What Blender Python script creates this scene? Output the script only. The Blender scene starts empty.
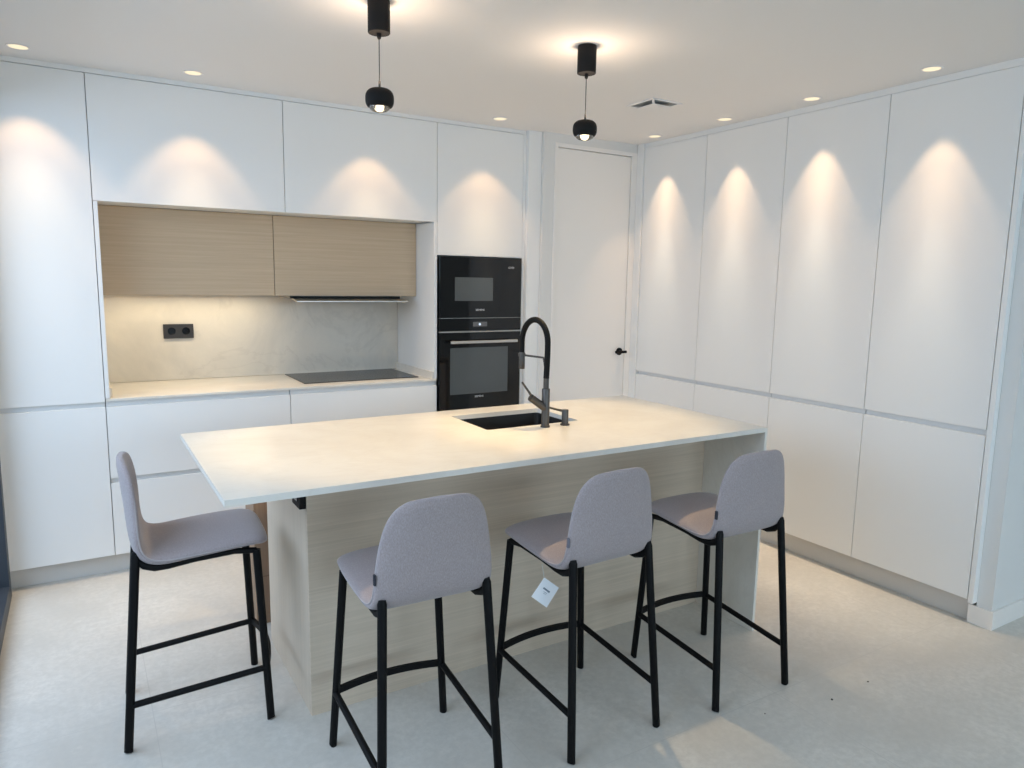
import bpy, bmesh, math, random
from mathutils import Vector, Matrix

random.seed(4)
S = bpy.context.scene
COL = S.collection
PI = math.pi

# ------------------------------------------------------------------ camera
cam_d = bpy.data.cameras.new('camera')
cam_d.sensor_fit = 'HORIZONTAL'
cam_d.sensor_width = 36.0
cam_d.lens = 715.04 * 36.0 / 1024.0
cam_d.clip_start = 0.02
cam = bpy.data.objects.new('camera', cam_d)
COL.objects.link(cam)
R = Matrix(((0.8560716873789844, 0.059540768000373466, -0.5134161694123244),
            (-0.5165977053801223, 0.13003523534086556, -0.8462964305524621),
            (0.01637305298626895, 0.9897200283493164, 0.1420781074625412)))
cam.matrix_world = Matrix.Translation((0, 0, 1.5025)) @ R.to_4x4()
S.camera = cam

# ------------------------------------------------------------------ exposure, sky, lights
S.view_settings.view_transform = 'Standard'
S.view_settings.look = 'None'
S.view_settings.gamma = 1.0
S.view_settings.use_curve_mapping = False
S.view_settings.exposure = 0.0
S.cycles.use_denoising = True
S.cycles.max_bounces = 10
S.cycles.diffuse_bounces = 6
S.cycles.glossy_bounces = 4
S.cycles.transmission_bounces = 6
S.cycles.transparent_max_bounces = 8
S.cycles.sample_clamp_indirect = 6.0
S.cycles.caustics_reflective = False
S.cycles.caustics_refractive = False

SKY_STRENGTH = 0.72
w = bpy.data.worlds.new('daylight_sky')
S.world = w
w.use_nodes = True
bg = w.node_tree.nodes['Background']
bg.inputs[0].default_value = (0.613, 0.813, 1.0, 1)
bg.inputs[1].default_value = SKY_STRENGTH

DAY_LEFT = (0.585, 0.753, 1.0)
DAY_REAR = (0.613, 0.813, 1.0)


def area(name, loc, rot, sx, sy, energy, color, parent=None, spread=PI):
    l = bpy.data.lights.new(name, 'AREA')
    l.shape = 'RECTANGLE'
    l.size, l.size_y = sx, sy
    l.energy = energy
    l.color = color
    l.spread = spread
    o = bpy.data.objects.new(name, l)
    COL.objects.link(o)
    o.location = loc
    o.rotation_euler = rot
    if parent:
        o.parent = parent
    return o


# daylight coming in through the sliding window on the left and the glazed wall behind the camera
area('daylight_left_window', (-1.35, 2.3, 2.15), (0, -math.radians(48), 0), 1.7, 4.0, 95, DAY_LEFT)
area('daylight_rear_window', (2.0, -3.5, 2.3), (math.radians(52), 0, 0), 4.8, 2.0, 226, DAY_REAR)

# a downlight's beam: wide cone, middle and hot centre (watts, cone in degrees, edge softness, colour)
BEAMS_BACK = ((9.5, 79, 0.4, (1.0, 0.60, 0.30)), (23.0, 54, 1.0, (1.0, 0.77, 0.46)), (22.0, 30, 1.0, (0.97, 0.97, 0.90)))
BEAMS_RIGHT = ((12.5, 56, 0.35, (1.0, 0.66, 0.39)), (26.0, 44, 1.0, (1.0, 0.69, 0.43)), (46.0, 28, 1.0, (1.0, 0.94, 0.78)))
PENDANT_W = 46.0
CEILING_GLOW_W = 5.5
STRIP_W = 1.9

# ------------------------------------------------------------------ geometry helpers


def add_box(bm, x0, x1, y0, y1, z0, z1, bevel=0.0012, seg=2):
    vs = [bm.verts.new((x, y, z)) for x in (x0, x1) for y in (y0, y1) for z in (z0, z1)]
    quads = ((0, 1, 3, 2), (4, 6, 7, 5), (0, 4, 5, 1), (2, 3, 7, 6), (0, 2, 6, 4), (1, 5, 7, 3))
    fs = [bm.faces.new([vs[i] for i in q]) for q in quads]
    if bevel:
        es = list({e for f in fs for e in f.edges})
        bmesh.ops.bevel(bm, geom=es, offset=bevel, segments=seg, profile=0.6, affect='EDGES')
    return bm


def box(x0, x1, y0, y1, z0, z1, bevel=0.0012):
    return add_box(bmesh.new(), x0, x1, y0, y1, z0, z1, bevel)


def frame_of(d):
    d = d.normalized()
    a = Vector((0, 0, 1)) if abs(d.z) < 0.9 else Vector((1, 0, 0))
    u = d.cross(a).normalized()
    return u, d.cross(u).normalized()


def add_tube(bm, pts, rad, n=14, cap=True, round_end=False):
    """sweeps a circle along a polyline; rad is one radius or one per point"""
    pts = [Vector(p) for p in pts]
    rads = list(rad) if isinstance(rad, (list, tuple)) else [rad] * len(pts)
    u = None
    rings = []
    for i, p in enumerate(pts):
        if i == 0:
            d = pts[1] - pts[0]
        elif i == len(pts) - 1:
            d = pts[-1] - pts[-2]
        else:
            d = (pts[i + 1] - p).normalized() + (p - pts[i - 1]).normalized()
        d.normalize()
        if u is None:
            u, v = frame_of(d)
        else:
            u = (u - d * u.dot(d)).normalized()
            v = d.cross(u).normalized()
        rings.append([bm.verts.new(p + (u * math.cos(2 * PI * k / n) + v * math.sin(2 * PI * k / n)) * rads[i]) for k in range(n)])
    for a, b in zip(rings[:-1], rings[1:]):
        for k in range(n):
            bm.faces.new((a[k], a[(k + 1) % n], b[(k + 1) % n], b[k]))
    if cap:
        bm.faces.new(list(reversed(rings[0])))
        bm.faces.new(rings[-1])
    return bm


def tube(pts, rad, n=14):
    return add_tube(bmesh.new(), pts, rad, n)


def add_lathe(bm, prof, cx, cy, n=40):
    """prof: list of (radius, z); radius 0 closes to a point"""
    rings = []
    for r, z in prof:
        if r < 1e-6:
            rings.append([bm.verts.new((cx, cy, z))])
        else:
            rings.append([bm.verts.new((cx + r * math.cos(2 * PI * k / n), cy + r * math.sin(2 * PI * k / n), z)) for k in range(n)])
    for a, b in zip(rings[:-1], rings[1:]):
        for k in range(n):
            k2 = (k + 1) % n
            if len(a) == 1 and len(b) == 1:
                continue
            if len(a) == 1:
                bm.faces.new((a[0], b[k2], b[k]))
            elif len(b) == 1:
                bm.faces.new((a[k], a[k2], b[0]))
            else:
                bm.faces.new((a[k], a[k2], b[k2], b[k]))
    return bm


def lathe(prof, cx, cy, n=40):
    return add_lathe(bmesh.new(), prof, cx, cy, n)


def add_prism(bm, pts, d):
    """closed polygon pts (3D) extruded by vector d"""
    a = [bm.verts.new(Vector(p)) for p in pts]
    b = [bm.verts.new(Vector(p) + Vector(d)) for p in pts]
    n = len(a)
    bm.faces.new(a)
    bm.faces.new(list(reversed(b)))
    for k in range(n):
        bm.faces.new((a[k], b[k], b[(k + 1) % n], a[(k + 1) % n]))
    return bm


def world_loc(o):
    v = Vector((0, 0, 0))
    while o:
        v += o.location
        o = o.parent
    return v


def obj(name, bm, mat, parent=None, smooth=False, angle=None, label=None):
    bmesh.ops.recalc_face_normals(bm, faces=bm.faces[:])
    if parent:
        bmesh.ops.translate(bm, verts=bm.verts[:], vec=-world_loc(parent))
    me = bpy.data.meshes.new(name)
    bm.to_mesh(me)
    bm.free()
    if smooth:
        for p in me.polygons:
            p.use_smooth = True
        if angle:
            me.set_sharp_from_angle(angle=math.radians(angle))
    me.materials.append(mat)
    o = bpy.data.objects.new(name, me)
    COL.objects.link(o)
    if parent:
        o.parent = parent
    if label:
        o['label'] = label
    return o


def tag(o, label, cat, group=None):
    o['label'] = label
    o['category'] = cat
    if group:
        o['group'] = group
    return o


def thing(name, label, cat, loc, group=None):
    o = bpy.data.objects.new(name, None)
    o.empty_display_size = 0.1
    COL.objects.link(o)
    o.location = loc
    return tag(o, label, cat, group)


def struct(name, bm, mat, parent=None, label=None):
    o = obj(name, bm, mat, parent)
    if parent is None:
        o['kind'] = 'structure'
        if label:
            o['label'] = label
    return o


def struct_root(name, loc, label=None):
    o = bpy.data.objects.new(name, None)
    COL.objects.link(o)
    o.location = loc
    o['kind'] = 'structure'
    if label:
        o['label'] = label
    return o


def text(name, body, size, mat, parent, matrix, extrude=0.0004, sx=1.0):
    c = bpy.data.curves.new(name, 'FONT')
    c.body = body
    c.size = size
    c.extrude = extrude
    c.align_x = 'CENTER'
    c.align_y = 'CENTER'
    tmp = bpy.data.objects.new(name + '_tmp', c)
    COL.objects.link(tmp)
    dg = bpy.context.evaluated_depsgraph_get()
    me = bpy.data.meshes.new_from_object(tmp.evaluated_get(dg))
    bpy.data.objects.remove(tmp)
    bpy.data.curves.remove(c)
    off = Matrix.Translation(-world_loc(parent))
    me.transform(off @ matrix @ Matrix.Diagonal((sx, 1, 1, 1)))
    me.name = name
    me.materials.clear()
    me.materials.append(mat)
    o = bpy.data.objects.new(name, me)
    COL.objects.link(o)
    o.parent = parent
    return o


# ------------------------------------------------------------------ materials
def srgb(r, g, b):
    def f(c):
        c /= 255.0
        return c / 12.92 if c <= 0.04045 else ((c + 0.055) / 1.055) ** 2.4
    return (f(r), f(g), f(b), 1)


def mat(name, color, rough=0.5, metal=0.0, spec=0.5):
    m = bpy.data.materials.new(name)
    m.use_nodes = True
    b = m.node_tree.nodes['Principled BSDF']
    b.inputs['Base Color'].default_value = color
    b.inputs['Roughness'].default_value = rough
    b.inputs['Metallic'].default_value = metal
    b.inputs['Specular IOR Level'].default_value = spec
    return m


def nodes(m):
    return m.node_tree.nodes, m.node_tree.links, m.node_tree.nodes['Principled BSDF']


def coords(m, scale=(1, 1, 1), rot=(0, 0, 0), loc=(0, 0, 0)):
    n, l, b = nodes(m)
    tc = n.new('ShaderNodeTexCoord')
    mp = n.new('ShaderNodeMapping')
    mp.inputs['Scale'].default_value = scale
    mp.inputs['Rotation'].default_value = rot
    mp.inputs['Location'].default_value = loc
    l.new(tc.outputs['Object'], mp.inputs['Vector'])
    return mp.outputs['Vector']


def noise(m, vec, scale, detail=4, rough=0.55, dist=0.0):
    n, l, b = nodes(m)
    t = n.new('ShaderNodeTexNoise')
    t.inputs['Scale'].default_value = scale
    t.inputs['Detail'].default_value = detail
    t.inputs['Roughness'].default_value = rough
    t.inputs['Distortion'].default_value = dist
    l.new(vec, t.inputs['Vector'])
    return t.outputs['Fac']


def ramp(m, fac, stops):
    n, l, b = nodes(m)
    r = n.new('ShaderNodeValToRGB')
    el = r.color_ramp.elements
    el[0].position, el[0].color = stops[0]
    el[1].position, el[1].color = stops[1]
    for p, c in stops[2:]:
        e = el.new(p)
        e.color = c
    l.new(fac, r.inputs['Fac'])
    return r.outputs['Color']


def mixc(m, fac, a, b_, mode='MIX'):
    n, l, b = nodes(m)
    x = n.new('ShaderNodeMix')
    x.data_type = 'RGBA'
    x.blend_type = mode
    for sock, v in ((x.inputs[0], fac), (x.inputs[6], a), (x.inputs[7], b_)):
        if hasattr(v, 'is_linked'):
            l.new(v, sock)
        else:
            sock.default_value = v
    return x.outputs[2]


def bump(m, h, strength=0.1, dist=0.002):
    n, l, b = nodes(m)
    x = n.new('ShaderNodeBump')
    x.inputs['Strength'].default_value = strength
    x.inputs['Distance'].default_value = dist
    l.new(h, x.inputs['Height'])
    l.new(x.outputs['Normal'], b.inputs['Normal'])


def setc(m, c):
    n, l, b = nodes(m)
    l.new(c, b.inputs['Base Color'])


def emit(name, color, strength):
    m = bpy.data.materials.new(name)
    m.use_nodes = True
    b = m.node_tree.nodes['Principled BSDF']
    b.inputs['Base Color'].default_value = (0.1, 0.1, 0.1, 1) if 'display' in name or 'downlight' in name else (0.8, 0.8, 0.8, 1)
    b.inputs['Emission Color'].default_value = color
    b.inputs['Emission Strength'].default_value = strength
    return m


M = {}


def paint(name, c, rough, sc=60):
    m = mat(name, c, rough)
    v = coords(m)
    bump(m, noise(m, v, sc, 3), 0.03, 0.001)
    return m


M['wall'] = paint('white_wall_paint', srgb(226, 224, 220), 0.85, 120)
M['ceiling'] = paint('white_ceiling_paint', srgb(240, 236, 232), 0.9, 120)
M['cab'] = paint('matt_white_lacquer', srgb(238, 237, 234), 0.5, 30)
M['carcass'] = paint('white_carcass_board', srgb(214, 213, 211), 0.6, 30)
M['plinth'] = paint('pale_grey_plinth', srgb(206, 204, 200), 0.4, 30)
M['doorpaint'] = paint('white_door_lacquer', srgb(240, 235, 229), 0.45, 60)
M['black'] = mat('black_powder_coat', srgb(8, 8, 9), 0.55, 0, 0.18)
bump(M['black'], noise(M['black'], coords(M['black']), 900, 2), 0.05, 0.0005)
M['matt_black'] = mat('matt_black_plastic', srgb(20, 19, 19), 0.6, 0, 0.22)
bump(M['matt_black'], noise(M['matt_black'], coords(M['matt_black']), 500, 2), 0.04, 0.0005)
M['oven_glass'] = mat('black_oven_glass', srgb(9, 9, 11), 0.06)
M['oven_window'] = mat('oven_window_reflection_grey', srgb(84, 88, 89), 0.1)  # grey is the rear window's reflection, painted into the base colour
M['steel'] = mat('brushed_steel', srgb(200, 196, 190), 0.32, 1.0)
bump(M['steel'], noise(M['steel'], coords(M['steel'], (4, 4, 900)), 1.0, 2), 0.05, 0.0004)
M['gunmetal'] = mat('gunmetal_brushed', srgb(88, 85, 82), 0.4, 0.85)
bump(M['gunmetal'], noise(M['gunmetal'], coords(M['gunmetal'], (4, 4, 700)), 1.0, 2), 0.05, 0.0004)
M['hose'] = mat('black_rubber_hose', srgb(14, 14, 13), 0.6, 0, 0.2)
M['logo'] = mat('printed_silver', srgb(205, 205, 205), 0.4)
M['sink'] = mat('black_composite', srgb(20, 20, 20), 0.5)
M['aluminium'] = mat('anthracite_aluminium', srgb(62, 68, 76), 0.45, 0.3)
M['tagpaper'] = mat('white_card', srgb(240, 243, 248), 0.7)
M['ink'] = mat('grey_print', srgb(120, 130, 145), 0.8)
M['string'] = mat('pale_string', srgb(190, 188, 182), 0.8)
M['darkfabric'] = mat('dark_label_fabric', srgb(52, 52, 60), 0.9)
M['greyfabric'] = mat('grey_label_fabric', srgb(112, 112, 122), 0.9)
M['lamp_on'] = emit('lit_downlight', (1.0, 0.84, 0.56, 1), 1.05)
M['lens_on'] = emit('lit_lens', (1.0, 0.82, 0.55, 1), 3.0)
M['strip_on'] = emit('lit_strip', (1.0, 0.84, 0.58, 1), 6.0)
M['display'] = emit('lit_display', (0.75, 0.85, 1.0, 1), 0.9)
M['display_bg'] = emit('display_panel', (0.5, 0.56, 0.62, 1), 0.02)
M['dust'] = mat('dark_crumb', srgb(80, 72, 64), 0.9)
M['shadowgap'] = mat('white_channel', srgb(226, 226, 225), 0.5)
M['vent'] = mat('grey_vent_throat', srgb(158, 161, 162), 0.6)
M['socket'] = mat('charcoal_socket_plate', srgb(46, 43, 42), 0.45)
M['hob'] = mat('hob_glass_reflection_grey', srgb(52, 50, 49), 0.25)  # black glass lightened to grey, its reflection partly put in the colour


def wood(name, light, dark, seed, upright=False):
    m = mat(name, light, 0.55)
    def sc(a, b):
        return (b, b, a) if upright else (a, a, b)
    v1 = coords(m, sc(1.1, 62), loc=(seed, seed * 2, seed))
    f1 = noise(m, v1, 1.6, 6, 0.62, 0.6)
    v2 = coords(m, sc(3.5, 260), loc=(seed, 0, 0))
    f2 = noise(m, v2, 1.5, 3, 0.6)
    v3 = coords(m, sc(0.5, 7), loc=(seed * 3, 1, 0))
    f3 = noise(m, v3, 1.2, 3, 0.5)
    c = ramp(m, f1, [(0.29, dark), (0.68, light)])
    c = mixc(m, ramp(m, f2, [(0.38, (0.30, 0.30, 0.30, 1)), (0.56, (0, 0, 0, 1))]), c, dark)
    c = mixc(m, ramp(m, f3, [(0.3, (0.35, 0.35, 0.35, 1)), (0.7, (0, 0, 0, 1))]), c, tuple(0.5 * (a + b) for a, b in zip(light, dark)))
    setc(m, c)
    bump(m, f2, 0.12, 0.0006)
    return m


M['oak'] = wood('light_oak_veneer', srgb(206, 184, 155), srgb(188, 165, 136), 2.0)
M['oak_island'] = wood('washed_oak_veneer', srgb(219, 201, 180), srgb(198, 181, 160), 5.0)
M['oak_end'] = wood('washed_oak_end_veneer', srgb(219, 202, 182), srgb(204, 188, 168), 8.0, True)


def stone(name, base, vein, cloud, rough, vs=1.0, amount=0.5, seed=0.0, rot=0.5):
    m = mat(name, base, rough)
    v = coords(m, (1, 1, 1), (0.3, 0.4, rot), (seed, seed, 0))
    f1 = noise(m, v, 2.6 * vs, 7, 0.6, 0.8)
    c = ramp(m, f1, [(0.35, cloud), (0.62, base)])
    v2 = coords(m, (0.9, 2.0, 0.9), (0.2, 0.6, rot), (seed + 3, 1, 0))
    f2 = noise(m, v2, 1.5 * vs, 8, 0.62, 1.6)
    line = ramp(m, f2, [(0.478, (0, 0, 0, 1)), (0.50, (amount, amount, amount, 1)), (0.522, (0, 0, 0, 1))])
    c = mixc(m, line, c, vein)
    f3 = noise(m, coords(m), 60, 4, 0.7)
    c = mixc(m, ramp(m, f3, [(0.35, (0.12, 0.12, 0.12, 1)), (0.6, (0, 0, 0, 1))]), c, cloud)
    setc(m, c)
    return m


M['counter'] = stone('pale_beige_stone', srgb(230, 226, 217), srgb(204, 195, 182), srgb(221, 215, 205), 0.28, 1.0, 0.16, 1.0)
M['splash'] = stone('grey_beige_marble', srgb(222, 214, 200), srgb(172, 162, 150), srgb(204, 198, 187), 0.35, 0.8, 0.18, 7.3, 0.9)

# floor: large pale tiles with cloudy marks and fine speckle
m = mat('pale_stone_tiles', srgb(206, 200, 190), 0.5)
v = coords(m)
c = ramp(m, noise(m, v, 2.3, 6, 0.6, 0.3), [(0.33, srgb(198, 193, 184)), (0.66, srgb(216, 211, 202))])
c = mixc(m, ramp(m, noise(m, v, 38, 5, 0.7), [(0.40, (0.55, 0.55, 0.55, 1)), (0.62, (0, 0, 0, 1))]), c, srgb(192, 187, 178))
c = mixc(m, ramp(m, noise(m, v, 9, 4, 0.7), [(0.60, (0, 0, 0, 1)), (0.75, (0.4, 0.4, 0.4, 1))]), c, srgb(224, 219, 210))
n_, l_, b_ = nodes(m)
bk = n_.new('ShaderNodeTexBrick')
bk.offset = 0.0
bk.inputs['Color1'].default_value = bk.inputs['Color2'].default_value = (0, 0, 0, 1)
bk.inputs['Mortar'].default_value = (1, 1, 1, 1)
bk.inputs['Scale'].default_value = 1.0
bk.inputs['Mortar Size'].default_value = 0.0016
bk.inputs['Mortar Smooth'].default_value = 0.2
bk.inputs['Brick Width'].default_value = 1.0
bk.inputs['Row Height'].default_value = 1.0
l_.new(coords(m, loc=(-0.14, -0.60, 0)), bk.inputs['Vector'])
c = mixc(m, bk.outputs['Color'], c, srgb(193, 188, 180))
setc(m, c)
bump(m, noise(m, v, 160, 3), 0.05, 0.0006)
M['floor'] = m

# woven upholstery
m = mat('grey_woven_upholstery', srgb(163, 152, 152), 0.95, 0, 0.2)
v = coords(m)
fw = noise(m, coords(m, (420, 420, 170)), 1.0, 2)
fv = noise(m, coords(m, (170, 170, 520)), 1.0, 2)
c = ramp(m, fw, [(0.35, srgb(153, 142, 142)), (0.65, srgb(173, 162, 162))])
c = mixc(m, ramp(m, fv, [(0.4, (0.5, 0.5, 0.5, 1)), (0.6, (0, 0, 0, 1))]), c, srgb(157, 146, 147))
setc(m, c)
bump(m, fw, 0.25, 0.0008)
nn, ll, bb = nodes(m)
bb.inputs['Sheen Weight'].default_value = 0.25
M['fabric'] = m

m = mat('pale_grey_piping', srgb(176, 168, 169), 0.9, 0, 0.2)
bump(m, noise(m, coords(m), 500, 2), 0.1, 0.0005)
M['piping'] = m

m = mat('brown_cardboard', srgb(176, 140, 106), 0.85)
setc(m, ramp(m, noise(m, coords(m, (160, 160, 3)), 1.0, 3), [(0.3, srgb(146, 120, 98)), (0.7, srgb(160, 134, 111))]))
M['card'] = m
M['tape'] = mat('packing_tape', srgb(132, 106, 84), 0.5)

# thin window glass: mostly clear with a mirror sheen
m = bpy.data.materials.new('window_glass')
m.use_nodes = True
nt = m.node_tree
nt.nodes.clear()
out = nt.nodes.new('ShaderNodeOutputMaterial')
mx = nt.nodes.new('ShaderNodeMixShader')
tr = nt.nodes.new('ShaderNodeBsdfTransparent')
gl = nt.nodes.new('ShaderNodeBsdfGlossy')
gl.inputs['Roughness'].default_value = 0.02
mx.inputs[0].default_value = 0.06
nt.links.new(tr.outputs[0], mx.inputs[1])
nt.links.new(gl.outputs[0], mx.inputs[2])
nt.links.new(mx.outputs[0], out.inputs[0])
M['glass'] = m
m = mat('clear_crystal', (1, 1, 1, 1), 0.03)
m.node_tree.nodes['Principled BSDF'].inputs['Transmission Weight'].default_value = 0.9
m.node_tree.nodes['Principled BSDF'].inputs['Emission Color'].default_value = (1.0, 0.85, 0.6, 1)
m.node_tree.nodes['Principled BSDF'].inputs['Emission Strength'].default_value = 0.06
M['crystal'] = m

# ------------------------------------------------------------------ the room
CZ = 2.443          # ceiling
YF = 3.974          # face of the back run
XF = 3.363          # face of the right-hand run
XL = -0.357         # left wall

struct('floor', box(-0.6, 6.0, -3.0, 4.8, -0.12, 0, 0), M['floor'])
struct('ceiling', box(-0.6, 6.0, -3.0, 4.8, CZ, CZ + 0.12, 0), M['ceiling'])
struct('wall_back', box(-0.6, 2.60, 4.571, 4.75, 0, CZ, 0), M['wall'])
bm = bmesh.new()
add_box(bm, XL - 0.2, XL, 3.93, 4.571, 0, CZ, 0)
add_box(bm, XL - 0.2, XL, -3.0, 0.35, 0, CZ, 0)
add_box(bm, XL - 0.2, XL, 0.35, 3.93, 2.32, CZ, 0)
struct('wall_left', bm, M['wall'])
bm = bmesh.new()
add_box(bm, -0.557, 0.0, -2.65, -2.45, 0, CZ, 0)
add_box(bm, 4.2, 6.0, -2.65, -2.45, 0, CZ, 0)
add_box(bm, 0.0, 4.2, -2.65, -2.45, 2.32, CZ, 0)
struct('wall_front', bm, M['wall'])
bm = bmesh.new()
add_box(bm, 3.40, 5.85, 1.458, 1.522, 0, CZ, 0)
struct('wall_right', bm, M['wall'])
struct('wall_far_right', box(5.7, 5.85, -2.45, 1.458, 0, CZ, 0), M['wall'])
struct('wall_behind_cupboards', box(3.985, 4.1, 1.522, 4.75, 0, CZ, 0), M['wall'])
# wall with the door, a little in front of the back run's face
DY = 3.920
DX0, DX1 = 2.690, 3.312
bm = bmesh.new()
add_box(bm, 2.586, DX0, DY, DY + 0.15, 0, CZ, 0)
add_box(bm, DX1, 3.985, DY, DY + 0.15, 0, CZ, 0)
add_box(bm, DX0, DX1, DY, DY + 0.15, 2.368, CZ, 0)
struct('wall_door_side', bm, M['wall'])
struct('wall_passage', box(2.6, 3.985, 4.60, 4.75, 0, CZ, 0), M['wall'])

# left sliding window
win = struct_root('window_1', (XL, 2.14, 0.0))
bm = bmesh.new()
add_box(bm, XL - 0.09, XL + 0.012, 3.86, 3.93, 0.0, 2.32, 0.003)
add_box(bm, XL - 0.09, XL + 0.012, 0.35, 0.42, 0.0, 2.32, 0.003)
add_box(bm, XL - 0.09, XL + 0.012, 0.42, 3.86, 0.0, 0.075, 0.003)
add_box(bm, XL - 0.09, XL + 0.012, 0.42, 3.86, 2.25, 2.32, 0.003)
add_box(bm, XL - 0.07, XL - 0.005, 2.10, 2.19, 0.075, 2.25, 0.003)
obj('window_frame', bm, M['aluminium'], win)
obj('glass_pane', box(XL - 0.042, XL - 0.036, 0.42, 2.10, 0.075, 2.25, 0), M['glass'], win)
obj('glass_pane', box(XL - 0.032, XL - 0.026, 2.19, 3.86, 0.075, 2.25, 0), M['glass'], win)
win2 = struct_root('window_2', (2.1, -2.55, 0.0))
bm = bmesh.new()
for a, b in ((0.0, 0.07), (1.36, 1.44), (2.76, 2.84), (4.13, 4.2)):
    add_box(bm, a, b, -2.59, -2.50, 0.0, 2.32, 0.003)
add_box(bm, 0.07, 4.13, -2.585, -2.505, 0.0, 0.07, 0.003)
add_box(bm, 0.07, 4.13, -2.585, -2.505, 2.25, 2.32, 0.003)
obj('window_frame', bm, M['aluminium'], win2)
for a, b in ((0.07, 1.36), (1.44, 2.76), (2.84, 4.13)):
    obj('glass_pane', box(a, b, -2.55, -2.544, 0.07, 2.25, 0), M['glass'], win2)

# door at the end, with its lining, architrave and handle
door = struct_root('door_1', ((DX0 + DX1) / 2, DY, 0.0))
bm = bmesh.new()
add_box(bm, DX0 - 0.020, DX0 + 0.004, DY - 0.005, DY + 0.05, 0.0, 2.386, 0.002)
add_box(bm, DX1 - 0.004, 3.360, DY - 0.005, DY + 0.05, 0.0, 2.386, 0.002)
add_box(bm, DX0 + 0.004, DX1 - 0.004, DY - 0.005, DY + 0.05, 2.360, 2.386, 0.002)
obj('door_frame', bm, M['doorpaint'], door)
leaf = obj('door_leaf', box(DX0 + 0.006, DX1 - 0.006, DY + 0.006, DY + 0.046, 0.006, 2.357, 0.002), M['doorpaint'], door)
HX = 3.262
bm = lathe([(0, 0.0), (0.026, 0.0), (0.026, 0.008), (0.010, 0.010), (0.010, 0.048), (0, 0.048)], 0, 0, 24)
bmesh.ops.rotate(bm, verts=bm.verts[:], cent=(0, 0, 0), matrix=Matrix.Rotation(PI / 2, 3, 'X'))
bmesh.ops.translate(bm, verts=bm.verts[:], vec=(HX, DY + 0.006, 1.024))
add_tube(bm, [(HX + 0.030, DY - 0.038, 1.024), (HX, DY - 0.038, 1.024), (HX - 0.060, DY - 0.034, 1.024)], 0.0095, 12)
obj('door_handle', bm, M['black'], leaf, True, 40, 'black lever handle')

# baseboards of the wall nib on the right
bm = bmesh.new()
add_prism(bm, [(3.388, 1.550, 0), (3.388, 1.446, 0), (5.70, 1.446, 0), (5.70, 1.4575, 0), (3.3995, 1.4575, 0), (3.3995, 1.550, 0)], (0, 0, 0.085))
struct('baseboard_right', bm, M['doorpaint'])
# scribing strips between cupboards and ceiling
struct('trim_1', box(XL, 2.487, YF + 0.004, YF + 0.022, 2.4205, CZ, 0.0008), M['cab'])
struct('trim_2', box(XF + 0.004, XF + 0.022, 1.5438, 3.8525, 2.412, CZ, 0.0008), M['cab'])
# filler between the oven housing and the door wall
struct('trim_3', box(2.4895, 2.585, 3.944, 4.06, 0, CZ, 0.0008), M['cab'])
struct('trim_5', box(XF - 0.011, 3.980, 3.853, 3.9145, 0, CZ, 0.0008), M['cab'])
# end strip beside the last right-hand cupboard
struct('trim_4', box(XF, XF + 0.6, 1.5225, 1.5435, 0.10, CZ, 0.0006), M['cab'])

# ------------------------------------------------------------------ cabinet fronts
T = 0.019   # front thickness
G = 0.0016  # half gap
TOP_B, GAP_U, GAP_L, BOT = 2.4175, 0.8855, 0.8600, 0.1040


def front_back(name, x0, x1, z0, z1, parent, m='cab', y=YF, t=T):
    return obj(name, box(x0 + G, x1 - G, y, y + t, z0, z1, 0.0012), M[m], parent)


def carcass_back(x0, x1, z0, z1, parent, y=YF + 0.022, y1=4.568, m='carcass'):
    return obj('carcass', box(x0 + 0.0005, x1 - 0.0005, y, y1, z0, z1, 0.0006), M[m], parent)


# left tall unit
X0, X1, X2, X3 = 0.088, 0.978, 1.869, 2.4695
t = thing('tall_cabinet', 'tall white cupboard at left end of back run, beside the dark window frame', 'cabinet', ((XL + X0) / 2, YF, 0))
carcass_back(XL + 0.002, X0, BOT - 0.003, 2.4195, t, YF + 0.042)
front_back('upper_door', XL, X0, GAP_U, TOP_B, t)
front_back('lower_door', XL, X0, BOT, GAP_L, t)
obj('handle_channel', box(XL + 0.004, X0 - 0.002, YF + 0.020, YF + 0.041, GAP_L - 0.03, GAP_U + 0.02, 0), M['shadowgap'], t)
obj('plinth', box(XL + 0.002, X0, YF + 0.05, YF + 0.066, 0, 0.100, 0.001), M['plinth'], t)

# top wall units
for a, b, lab in ((X0, X1, 'white top wall cupboard with flap door, left one above the oak fronts'),
                  (X1, X2, 'white top wall cupboard next to the oven housing, above the extractor')):
    t = thing('wall_cabinet', lab, 'cabinet', ((a + b) / 2, YF, 1.874), 'white top cupboards over the worktop')
    carcass_back(a, b, 1.874, 2.4195, t)
    front_back('flap_door', a, b, 1.847, TOP_B, t)

# niche lining: side cheek left and soffit board
t = thing('niche_lining', 'white boards lining the recess around the oak cupboards and worktop', 'panel', ((X0 + X2) / 2, YF, 0.9))
obj('side_panel', box(X0 + G, X0 + 0.020, YF, 4.555, 0.902, 1.8450, 0.001), M['cab'], t)
obj('soffit_board', box(X0 + 0.0205, X2 - 0.0195, YF + 0.0205, 4.555, 1.8520, 1.8700, 0.001), M['cab'], t)

# oak wall units
WY = 4.238
XS = 0.972
for a, b, lab in ((X0 + 0.0215, XS, 'oak-fronted wall cupboard, wider left one over the black socket'),
                  (XS, 1.8475, 'oak-fronted wall cupboard over the cooktop, holding the extractor')):
    t = thing('oak_wall_cabinet', lab, 'cabinet', ((a + b) / 2, WY, 1.399), 'oak cupboards in the recess')
    zc = 1.4125 if a < XS else 1.432
    obj('carcass', box(a + 0.001, b - 0.001, WY + 0.021, 4.552, zc, 1.8500, 0.0008), M['oak'], t)
    obj('lift_door', box(a + G, b - G, WY, WY + 0.019, 1.399, 1.8495, 0.0012), M['oak'], t)

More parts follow.
